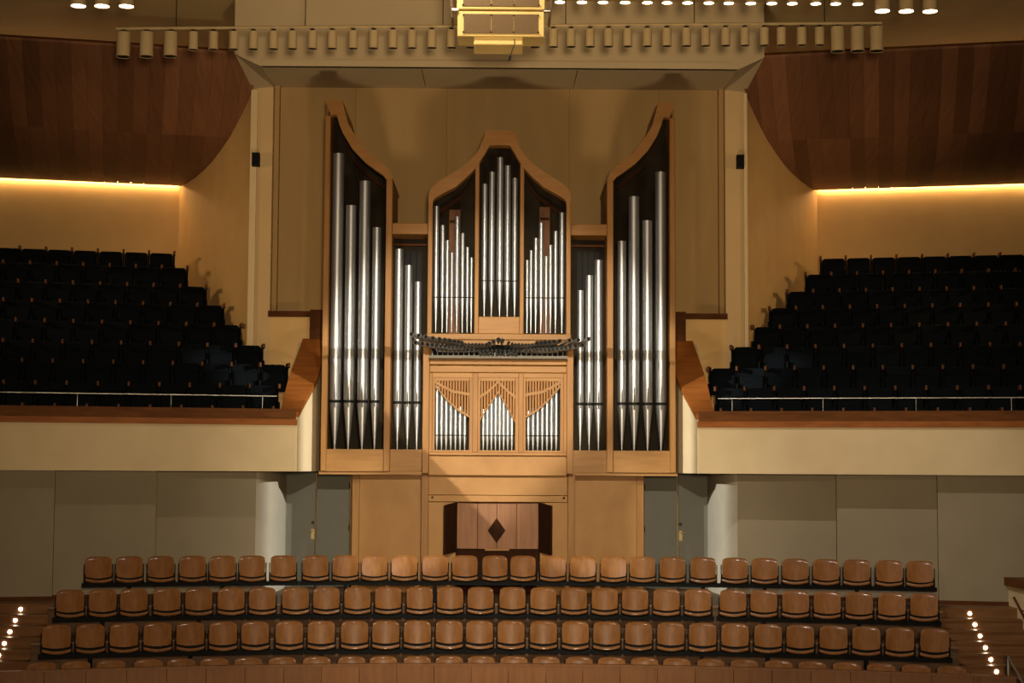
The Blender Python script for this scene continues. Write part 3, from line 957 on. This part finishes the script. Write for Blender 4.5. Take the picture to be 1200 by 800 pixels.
for (xs_, low) in (([513 + 5.4 * k for k in range(7)], grilles[0][2]), ([567 + 4.75 * k for k in range(8)], grilles[1][2]), ([619.5 + 5.4 * k for k in range(7)], grilles[2][2])):
    for x in xs_:
        pipe(x, 5.0, lerp_path(low, x) - 5, 511, 527.5, YL + 0.25, False)

# --- horizontal trumpets
up_l = [(481.7, 392), (490.3, 393.4), (498.7, 394.8), (507, 396.3), (514.8, 397.5), (521.2, 398.2), (526.7, 399.2), (532.2, 400), (537, 400.6), (541.3, 401)]
up_l += [(545.5 + 4.0 * k, 403.6) for k in range(7)] + [(573.4, 402.3), (578.3, 400), (584, 397.8)]
up_r = [(588.6, 399), (596.3, 401), (600.3, 402.8)] + [(604 + 3.9 * k, 403.6) for k in range(6)] + [(629.5, 401.3), (634.3, 400.9), (639, 400.6), (644.2, 400), (650, 399.6), (656.2, 399), (667.8, 398), (677.7, 397.5), (689.9, 396.3)]
lo_l = [(486.5, 401.6), (494.6, 403), (501, 404), (506, 404.6), (511, 405.2), (516, 405.9), (521, 406.4)] + [(525.6 + 4.6 * k, 407) for k in range(7)]
lo_r = [(1169.5 - x, y + 2) for x, y in lo_l]
mid = [(513 + 4.9 * k, 410.6) for k in range(30)]
low_mid = [(563.5 + 4.6 * k, 414) for k in range(10)]
for lst, depth, rows in ((up_l + up_r, 1.25, 0), (lo_l + lo_r, 0.95, 1), (mid, 0.7, 2), (low_mid, 0.75, 2)):
    for px, py in lst:
        e = abs(px - 584.5) / 105.0
        Ym = YL - depth * (0.72 + 0.28 * e)
        mth = Vector((OX(px, Ym), Ym, zo(py, Ym)))
        bx = 584.5 + (px - 584.5) * 0.80
        by = py + (9, 6, 3)[rows] * (0.55 + 0.6 * e)
        bs = Vector((OX(bx, YL - 0.1), YL - 0.1, zo(by, YL - 0.1)))
        rr = (2.5 if e > 0.42 or abs(px - 584) < 12 else 1.7) * Ym / F
        if rows == 2:
            rr = 1.7 * Ym / F
        ax_ = (mth - bs).normalized()
        t = MB().tube(bs, mth, 0.010, rr, n=12, caps=(True, False))
        t.tube(mth, mth + ax_ * 0.004, rr * 1.12, rr * 1.12, n=12, caps=(False, False))
        t.tube(mth, mth - ax_ * 0.05, rr * 0.9, rr * 0.6, n=12, caps=(False, False))
        tr = op(t.build('trumpet_pipe', M['trumpet']))
        o = MB().tube(mth - ax_ * 0.03, mth - ax_ * 0.022, rr * 0.9, n=12).build('bell_mouth', M['black'])
        o.parent = tr
obox('trumpet_rack', 506, 663, 404, 417, YL - 0.12, YL + 0.05, M['black_metal'], 0.01)
m = MB()
for k in range(26):
    x = OX(507 + 6.1 * k, YL - 0.2)
    m.tube((x, YL - 0.2, zo(417, YL - 0.2)), (x, YL - 0.2, zo(412, YL - 0.2)), 0.012, n=8)
op(m.build('trumpet_boots', M['trumpet'], kind='stuff'))

# --- base and console
YP = 31.95
for s in (-1, 1):
    def bx_(x):
        return OX(mir(x, s), YP)
    op(MB().bbox(bx_(415.5), bx_(424), YP - 0.02, YP + 1.0, FLOOR1, zo(556, YP), 0.008).build('base_stile', M['oak']))
    op(MB().bbox(bx_(424), bx_(496), YP, YP + 0.8, FLOOR1, zo(556, YP), 0.006).build('base_panel', M['veneer']))
    op(MB().box(bx_(380), bx_(503), YS + 0.1, WALL_Y - 0.1, zo(556.5, YP), zo(553, YS)).build('case_underside', M['oak_flat']))
YK = 31.35
obox('apron', 504, 664, 533.5, 557, YL + 0.12, YL + 0.5, M['veneer'], 0.006)
for s in (-1, 1):
    def kx(x):
        return OX(mir(x, s), YK)
    op(MB().bbox(kx(495.5), kx(504), YK, YK + 0.8, FLOOR1, zo(556, YK), 0.01).build('base_stile', M['oak']))
    op(MB().bbox(kx(504), kx(536), YK + 0.02, YK + 0.7, FLOOR1, zo(588.5, YK), 0.006).build('base_panel', M['veneer']))
    k = MB().tube((kx(508.5), YK - 0.05, zo(583, YK)), (kx(508.5), YK + 0.05, zo(583, YK)), 0.022, n=12)
    op(k.build('knob', M['black_metal']))
    # folding console doors standing open
    m = MB()
    a, b = (kx(537.5), YK + 0.0), (kx(524.5), YK - 0.42)
    z0a, z1a, z0b, z1b = zo(646.5, YK), zo(588.5, YK), zo(650, YK - .42), zo(592.5, YK - .42)
    dx = 0.035 * s
    v = [(a[0], a[1], z0a), (b[0], b[1], z0b), (b[0], b[1], z1b), (a[0], a[1], z1a)]
    v += [(x + dx, y, z) for x, y, z in v]
    fs = [(0, 1, 2, 3), (7, 6, 5, 4), (0, 4, 5, 1), (1, 5, 6, 2), (2, 6, 7, 3), (3, 7, 4, 0)]
    m.add(v, fs if s > 0 else [tuple(reversed(x)) for x in fs])
    op(m.build('console_door', M['dark_wood']))
for y0, y1 in ((557, 580), (580.5, 588)):
    obox('base_panel', 504, 665, y0, y1, YK, YK + 0.6, M['veneer'], 0.005)
con = op(MB().box(OX(537, YK), OX(632, YK), YK + 0.3, YK + 0.5, FLOOR1, zo(588.5, YK)).build('console', M['dark_wood']))
YCo = YK + 0.2
for a, b in ((537.5, 561), (561.4, 583.3), (583.7, 606), (606.4, 631.5)):
    o = MB().bbox(OX(a, YCo), OX(b, YCo), YCo, YCo + 0.1, zo(643, YCo), zo(589, YCo), 0.004).build('lid_panel', M['walnut'])
    o.parent = con
dz = [(572.8, 621.5), (583.2, 607), (593.6, 621.5), (583.2, 636.5)]  # outline of the dark diamond on the lid
o = MB().prism([(OX(x, YCo), zo(y, YCo)) for x, y in dz], YCo - 0.006, YCo + 0.02).build('dark_diamond', M['dark_wood'])
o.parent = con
o = MB().box(OX(570, YCo), OX(598, YCo), YCo - 0.03, YCo + 0.02, zo(645, YCo), zo(643, YCo)).build('lid_grip', M['oak_flat'])
o.parent = con
for o in con.children:
    o.location = (0, 0, 0)

# ================================================================== CHOIR CHAIRS
def make_chair():
    root = empty('choir_chair')
    hw = 0.23
    # backrest shell: rounded plywood, bowed across, bottom edge dropping in the middle
    NX, NZ = 10, 12
    def outline(i, j):
        a = -1 + 2 * i / NX
        t = j / NZ
        zlo = 0.452 + 0.035 * a * a
        zhi = 0.83 - 0.012 * a * a - 0.03 * abs(a) ** 8
        wz = hw * (0.93 + 0.07 * math.sin(PI * min(t * 0.75 + 0.12, 1)))
        z = zlo + (zhi - zlo) * t
        y = -0.02 - 0.045 * (a * a) + 0.115 * (t - 0.4) + 0.03 * max(0, (t - 0.9) / 0.1) ** 2
        return (a * wz, y, z)
    front = [outline(i, j) for j in range(NZ + 1) for i in range(NX + 1)]
    back = [(x, y + 0.016, z) for x, y, z in front]
    n1 = NX + 1
    fs = [(j * n1 + i, j * n1 + i + 1, (j + 1) * n1 + i + 1, (j + 1) * n1 + i) for j in range(NZ) for i in range(NX)]
    m = MB().add(front, fs, True).add(back, [tuple(reversed(q)) for q in fs], True)
    rim = [j for j in range(n1)] + [j * n1 + NX for j in range(1, NZ + 1)] + [NZ * n1 + i for i in range(NX - 1, -1, -1)] + [j * n1 for j in range(NZ - 1, 0, -1)]
    L = len(rim)
    m.add([front[i] for i in rim] + [back[i] for i in rim], [(i, L + i, L + (i + 1) % L, (i + 1) % L) for i in range(L)])
    m.build('backrest', M['chair_ply'], root)
    # seat shell with a rolled front edge
    prof = [(-0.06, 0.392), (-0.15, 0.382), (-0.28, 0.405), (-0.37, 0.434), (-0.41, 0.446), (-0.43, 0.442), (-0.436, 0.412)]
    top, bot = [], []
    for j, (y, z) in enumerate(prof):
        for i in range(NX + 1):
            a = -1 + 2 * i / NX
            top.append((a * hw * (1.0 if j < 4 else 0.98), y + 0.03 * a * a * (1 if j > 2 else 0), z + 0.035 * a * a))
    bot = [(x, y + 0.008, z - 0.016) for x, y, z in top]
    fs = [(j * n1 + i, j * n1 + i + 1, (j + 1) * n1 + i + 1, (j + 1) * n1 + i) for j in range(len(prof) - 1) for i in range(NX)]
    m = MB().add(top, [tuple(reversed(q)) for q in fs], True).add(bot, fs, True)
    J = len(prof) - 1
    rim = [j for j in range(n1)] + [j * n1 + NX for j in range(1, J + 1)] + [J * n1 + i for i in range(NX - 1, -1, -1)] + [j * n1 for j in range(J - 1, 0, -1)]
    L = len(rim)
    m.add([top[i] for i in rim] + [bot[i] for i in rim], [(i, L + i, L + (i + 1) % L, (i + 1) % L) for i in range(L)])
    m.build('seat', M['chair_ply'], root)
    for s in (-1, 1):
        a = MB().box(s * 0.238, s * 0.254, -0.05, 0.06, 0.36, 0.70)
        a.box(s * 0.238, s * 0.254, -0.34, -0.05, 0.36, 0.42)
        a.build('side_frame', M['black_metal'], root)
    MB().box(-0.237, 0.237, -0.02, 0.0, 0.35, 0.53).box(-0.237, 0.237, -0.26, -0.2, 0.34, 0.356).build('bracket', M['black_metal'], root)
    return root


chair_rows = [
    ('rear row', [116, 152, 189, 226, 261, 296, 332, 370, 405, 439, 474, 510, 545, 580, 613, 648, 683, 719, 753, 788, 824, 861, 896, 932, 968, 1004, 1042, 1078], 650.5),
    ('second row from the back', [82.7, 120.7, 157.3, 196, 233.3, 271, 307.7, 346.7, 382.7, 419, 455, 492, 527.7, 563.3, 600.7, 636.7, 672.7, 708.7, 744.3, 781, 817.7, 859, 895, 932.3, 969.3, 1006.7, 1045, 1082.7], 686),
    ('third row from the back', [66.7, 106.3, 145.7, 185, 223.3, 261.7, 299.3, 339.3, 376.7, 415.7, 452.3, 489.3, 526.7, 562, 599, 637, 674.3, 711, 748.3, 786, 823.3, 861.3, 900, 937.7, 976.7, 1015, 1054.3, 1095], 725),
    ('front row', [48.7, 89.3, 130.3, 174.3, 212.3, 251.3, 291, 331, 371.3, 412.3, 449.3, 489, 526.7, 564, 602.3, 640, 678.7, 716.7, 755.3, 793.3, 833, 872.3, 912.3, 951.7, 992.3, 1032.3, 1073.3, 1115], 766),
]
proto = make_chair()
first = True
for r, (rn, pxs, ytop) in enumerate(chair_rows):
    R = RR[r]
    zf = FLOOR1 - RISE * r
    zt_ = zf + 0.83
    pos = []
    for px in pxs:
        d = CAMROT @ Vector(((px - 600) / F, (400 - ytop) / F, -1))
        t = d.x / d.y
        # (tY)^2 + (Y - ARC_Y)^2 = R^2
        A, B, C = t * t + 1, -2 * ARC_Y, ARC_Y ** 2 - R * R
        Y = (-B + math.sqrt(B * B - 4 * A * C)) / (2 * A)
        pos.append((t * Y, Y))
    for i, (x, y) in enumerate(pos):
        o = proto if first else copy_tree(proto)
        first = False
        o.location = (x, y, zf)
        o.rotation_euler = (0, 0, -math.atan2(x, y - ARC_Y))
        if i < 14:
            lab = 'plywood chair in the %s, %s' % (rn, 'at the left end' if i == 0 else '%s from the left end' % ORD[i + 1])
        else:
            j = len(pxs) - i
            lab = 'plywood chair in the %s, %s' % (rn, 'at the right end' if j == 1 else '%s from the right end' % ORD[j])
        tag(o, lab, 'chair', 'plywood choir chairs')
    # black beams with legs under the chairs, three blocks to a row
    for (i0, i1, blk) in ((0, 7, 'left'), (7, 21, 'middle'), (21, 28, 'right')):
        pts = pos[i0:i1]
        e0, e1 = Vector(pts[0]), Vector(pts[-1])
        d0 = (Vector(pts[1]) - e0).normalized()
        d1 = (e1 - Vector(pts[-2])).normalized()
        pl = [e0 - d0 * 0.29] + [Vector(q) for q in pts] + [e1 + d1 * 0.29]
        off = []
        for q in pl:
            c = Vector((q.x, q.y - ARC_Y)).normalized()
            off.append((q, c))
        inn = [q - c * 0.27 for q, c in off]
        out = [q - c * 0.19 for q, c in off]
        b = empty('seat_beam', (pl[len(pl) // 2].x, pl[len(pl) // 2].y, zf), label='black steel beam on legs under the %s block of the %s of chairs' % (blk, rn), cat='beam')
        rel(MB().plan([tuple(q) for q in inn] + [tuple(q) for q in out][::-1], zf + 0.31, zf + 0.385).build('beam', M['black_metal']), b)
        for k in range(1, len(pts), 3):
            q, c = off[k + 1]
            q = q - c * 0.23
            rel(MB().box(q.x - 0.03, q.x + 0.03, q.y - 0.03, q.y + 0.03, zf + 0.012, zf + 0.31).box(q.x - 0.06, q.x + 0.06, q.y - 0.12, q.y + 0.12, zf + 0.0, zf + 0.014).build('leg', M['black_metal']), b)

# ================================================================== HANGING LIGHTS, LOUDSPEAKERS
def lamp_mesh(r, h, lit):
    body = MB().tube((0, 0, 0.012), (0, 0, h), r, n=20, caps=(False, True))
    body.tube((0, 0, 0.0), (0, 0, 0.02), r * 1.04, n=20, caps=(False, False))
    body.tube((0, 0, 0.02), (0, 0, 0.06), r * 0.93, r * 0.6, n=20, caps=(False, False))
    lens = MB().tube((0, 0, 0.004), (0, 0, 0.034), r * 0.93, n=20)
    stem = MB().tube((0, 0, h), (0, 0, h + 0.0455), r * 0.3, n=8).box(-r * 0.5, r * 0.5, -r * 0.4, r * 0.4, h + 0.012, h + 0.034)
    return (body.mesh('lamp_body', M['lamp_body']), lens.mesh('lens', M['bulb'] if lit else M['lamp_dark']), stem.mesh('bracket', M['black_metal']))


LM = {(big, lit): lamp_mesh(0.118 if big else 0.082, 0.43 if big else 0.315, lit) for big in (0, 1) for lit in (0, 1)}


def hang_lamp(px, zbar, xy, big, lit, label, group):
    h = 0.43 if big else 0.315
    o = empty('downlight', (xy[0], xy[1], zbar - 0.075 - h), label=label, cat='downlight', group=group)
    b, l, s_ = LM[(big, lit)]
    link_mesh('lamp_body', b, o)
    link_mesh('lens', l, o)
    link_mesh('bracket', s_, o)
    return o


Y1 = 28.0
bl, brt = P(136, 33.5, Y1), P(1033, 27, Y1)
barx = empty('lighting_bar', (0, Y1, (bl.z + brt.z) / 2), label='thin cream lighting bar with unlit downlights hung across the organ hood', cat='lighting bar')
rel(MB().tube(bl, brt, 0.028, n=8).build('bar_tube', M['lamp_body']), barx)
for px in (206, 357, 518, 662, 813, 966):
    q = bl + (brt - bl) * ((px - 136) / 897.0)
    rel(MB().tube(q, (q.x, q.y, CEIL), 0.008, n=6).build('hanging_cable', M['black']), barx)
xs1 = [(145, 1), (172, 1), (200, 1)] + [(x, 0) for x in (226.5, 250, 273.5, 296.5, 320, 342, 365.5, 388.5, 413, 437, 459.5, 482, 505, 528, 551, 574, 626, 647.5, 668, 690.5, 712, 734.5, 757.5, 780.5, 803.5, 826, 849.5, 872, 895, 915, 939, 960)] + [(981, 1), (1004.5, 1), (1027, 1)]
for i, (px, big) in enumerate(xs1):
    q = bl + (brt - bl) * ((px - 136) / 897.0)
    n = i + 1
    if n <= 19:
        lab = '%s cream unlit downlight on the lower bar, %s from the left end' % ('large' if big else 'small', ORD[n])
    else:
        lab = '%s cream unlit downlight on the lower bar, %s from the right end' % ('large' if big else 'small', ORD[len(xs1) - i])
    hang_lamp(px, q.z, (q.x, q.y), big, 0, lab, 'unlit downlights on the lower bar')

Y2 = 26.0
lit = [(92, 1), (119.5, 1), (148, 1)] + [(x, 0) for x in (655, 681, 705.7, 731.7, 757.7, 781, 805, 830, 853.3, 879.3, 904, 928, 955.7, 979, 1005)] + [(1034, 1), (1062, 1), (1090, 1)]
off_z = 0.43 + 0.075
a2, b2 = P(120, 7.5, Y2), P(1062, 13.5, Y2)
d2 = (b2 - a2) / (1062 - 120.0)
barx = empty('lighting_bar', (0, Y2, a2.z + off_z), label='lighting bar above the frame carrying the lit downlights', cat='lighting bar')
s0, s1 = a2 + d2 * (80 - 120), a2 + d2 * (1102 - 120)
s0.z += off_z
s1.z += off_z
rel(MB().tube(s0, s1, 0.028, n=8).build('bar_tube', M['lamp_body']), barx)
for px in (100, 300, 500, 700, 900, 1080):
    q = a2 + d2 * (px - 120)
    rel(MB().tube((q.x, q.y, q.z + off_z), (q.x, q.y, CEIL), 0.008, n=6).build('hanging_cable', M['black']), barx)
for i, (px, big) in enumerate(lit):
    q = a2 + d2 * (px - 120)
    n = i + 1
    if n <= 3:
        lab = 'large lit downlight at the top left of the frame, %s of three' % ORD[n]
    elif big:
        lab = 'large lit downlight at the top right, %s of three from the right' % ORD[len(lit) - i]
    else:
        lab = 'small lit downlight along the top edge, %s to the right of the hanging loudspeakers' % ORD[n - 3]
    hang_lamp(px, q.z + off_z, (q.x, q.y), big, 1, lab, 'lit downlights along the top edge')

# hanging loudspeaker array
YA = 24.0
arr = empty('loudspeaker_array', P(587, 20, YA), label='cream hanging loudspeaker array with brown grilles above the organ', cat='loudspeaker')
c0 = P(587, 28, YA)


def cabinet(zc, wdt, hgt, tilt, yoff):
    T = Matrix.Translation((c0.x, YA + yoff, zc)) @ Matrix.Rotation(math.radians(tilt), 4, 'X')
    cab = MB().bbox(-wdt / 2, wdt / 2, 0, 0.75, -hgt / 2, hgt / 2, 0.012, T)
    c = rel(cab.build('cabinet', M['array']), arr)
    g = MB()
    wg, hg = wdt / 2 - 0.09, hgt / 2 - 0.045
    seg = [-wg, -wg * 0.26, wg * 0.34, wg]
    for a, b in zip(seg, seg[1:]):
        o = MB().bbox(a + 0.004, b - 0.004, -0.012, 0.0, -hg, hg, 0.004, T).build('grille', M['grille'])
        o.parent = c
    for a in seg:
        for zz in (-hg + 0.02, hg - 0.02):
            o = MB().box(a - 0.011, a + 0.011, -0.018, -0.01, zz - 0.011, zz + 0.011, T).build('screw', M['black_metal'])
            o.parent = c
    return c


cabinet(c0.z, 1.31, 0.385, 4, 0)
cabinet(c0.z + 0.405, 1.33, 0.385, -1, -0.03)
cabinet(c0.z + 0.81, 1.35, 0.385, -6, -0.08)
lowbox = P(584, 46.5, YA)
rel(MB().bbox(lowbox.x - 0.37, lowbox.x + 0.37, YA + 0.05, YA + 0.6, lowbox.z - 0.065, lowbox.z + 0.075, 0.012).build('lower_cabinet', M['array']), arr)
for s in (-1, 1):
    x = c0.x + s * 0.70
    m = MB()
    base = [(YA - 0.12, c0.z + 0.95), (YA + 0.02, c0.z + 0.1), (YA + 0.25, c0.z + 0.02), (YA + 0.5, c0.z + 0.95)]
    v = [(x + s * 0.09 * (1 if z > c0.z + 0.5 else 0.1), y, z) for y, z in base] + [(x + s * (0.13 if z > c0.z + 0.5 else 0.05), y, z) for y, z in base]
    m.add(v, [(0, 1, 2, 3), (7, 6, 5, 4)] + [(i, 4 + i, 4 + (i + 1) % 4, (i + 1) % 4) for i in range(4)])
    rel(m.build('rigging_plate', M['grille']), arr)
    rel(MB().tube((x - s * 0.06, YA - 0.02, c0.z + 0.2), (x + s * 0.04, YA - 0.02, c0.z + 0.2), 0.03, n=10).build('rigging_pin', M['steel']), arr)
    rel(MB().tube((c0.x + s * 0.55, YA + 0.3, c0.z + 1.0), (c0.x + s * 0.55, YA + 0.3, CEIL), 0.01, n=6).build('hanging_cable', M['black']), arr)
m0, m1 = P(603, 52, YA + 0.036), P(597.5, 67, YA + 0.036)
mic = empty('hanging_microphone', m1, label='small black microphone dangling on a cable below the hanging loudspeakers', cat='microphone')
rel(MB().tube(P(602.7, 45.5, YA + 0.036), m0, 0.007, n=6).tube(m0, m1, 0.007, n=6).build('cable', M['black']), mic)
rel(MB().tube(m1 + Vector((0.008, 0, 0.02)), m1 - Vector((0.012, 0, 0.05)), 0.018, n=10).build('capsule', M['black']), mic)

# ================================================================== unseen stage spotlight with square shutters, and a pipe added for a shadow band
tgt = Vector((0.0, 31.3, ZZ(337, 31.3)))
axd = (tgt - KEY).normalized()
qk = axd.to_track_quat('Y', 'Z').to_matrix().to_4x4()
Tk = Matrix.Translation(KEY) @ qk @ Matrix.Rotation(PI / 4, 4, 'Y')
ap = 0.0765
SOFT = 1                     # the shutter set back towards the lamp: a soft edge
sp = empty('profile_spotlight', KEY, label='black profile spotlight with four square shutters facing the organ', cat='spotlight')
for k in range(4):
    T = Tk @ Matrix.Rotation(PI / 2 * k, 4, 'Y')
    y_end = 0.6 if k != SOFT else 0.09
    a_ = ap * y_end / 0.6
    rel(MB().box(-ap - 0.02, ap + 0.02, 0.07, y_end, a_, a_ + 0.008, T).build('shutter', M['black']), sp)
T0 = Matrix.Translation(KEY) @ qk
rel(MB().box(-0.1, 0.1, 0.015, 0.0155, 0.0007, 0.1, T0).build('shutter', M['black']), sp)  # extra plate added close to the lamp, fades the beam's top
rel(MB().box(-0.11, 0.11, -0.26, -0.03, -0.11, 0.11, Tk).build('housing', M['black']), sp)
rel(MB().tube((0, KEY.y - 0.05, KEY.z + 0.12), (0, KEY.y - 0.05, CEIL), 0.025, n=10).build('stem', M['black_metal']), sp)
# the two unseen side spotlights, plates added to trim their beams
for sx in (-1, 1):
    L_ = Vector((SIDE_L[0] * sx, SIDE_L[1], SIDE_L[2]))
    S2 = empty('profile_spotlight', L_, label='unseen black profile spotlight with added beam-trimming plates, high on the %s side' % ('left' if sx < 0 else 'right'), cat='spotlight')
    pd = Vector((0.67 * sx, 0.74, 0)).normalized()
    fd = Vector((-0.74 * sx, 0.67, 0)).normalized()
    # offsets measured across the beam at the organ, scaled back to one metre from the lamp
    for perp0, perp1, h0, h1 in ((-9.0, -1.42, -0.5, 0.15), (-0.62, 9.0, -0.217, 0.15), (0.11, 9.0, -0.5, -0.217)):
        a0, a1 = perp0 / 28.6, perp1 / 28.6
        m = MB()
        c = L_ + fd * 1.0
        q = [c + pd * a0, c + pd * a1]
        v = []
        for zz in (h0, h1):
            for dd in (0, 0.008):
                for p_ in q:
                    v.append(p_ + fd * dd + Vector((0, 0, zz)))
        m.add(v, [(0, 1, 5, 4), (3, 2, 6, 7), (0, 2, 3, 1), (4, 5, 7, 6), (0, 4, 6, 2), (1, 3, 7, 5)])
        rel(m.build('shutter', M['black']), S2)
    rel(MB().tube(L_ - fd * 0.06, L_ - fd * 0.36, 0.11, 0.09, n=16).build('housing', M['black']), S2)
    rel(MB().tube(L_ - fd * 0.2 + Vector((0, 0, .08)), L_ - fd * 0.2 + Vector((0, 0, CEIL - L_.z)), 0.02, n=8).build('stem', M['black_metal']), S2)
    rel(MB().tube(L_ - fd * 0.2 + Vector((0, 0, .11)), L_ + fd * 1.0 + Vector((0, 0, 0.14)), 0.012, n=8).build('arm', M['black_metal']), S2)
ray_z = lambda Y: KEY.z + (ZZ(414, 31.4) - KEY.z) * (Y - KEY.y) / (31.4 - KEY.y)
pb = empty('shadow_pipe', (0, 10, ray_z(10)), label='unseen thin pipe added to cast a shadow band across the organ', cat='pipe')
rel(MB().tube((-2.5, 10, ray_z(10)), (2.5, 10, ray_z(10)), 0.016, n=10).build('pipe_tube', M['black_metal']), pb)  # unseen, stands in the beam only to throw the shadow band
for x in (-2.4, 2.4):
    rel(MB().tube((x, 10, ray_z(10)), (x, 10, CEIL), 0.004, n=6).build('hanging_cable', M['black']), pb)

# children of parts were built in world coordinates: give each sub-part its parent's offset
bpy.context.view_layer.update()
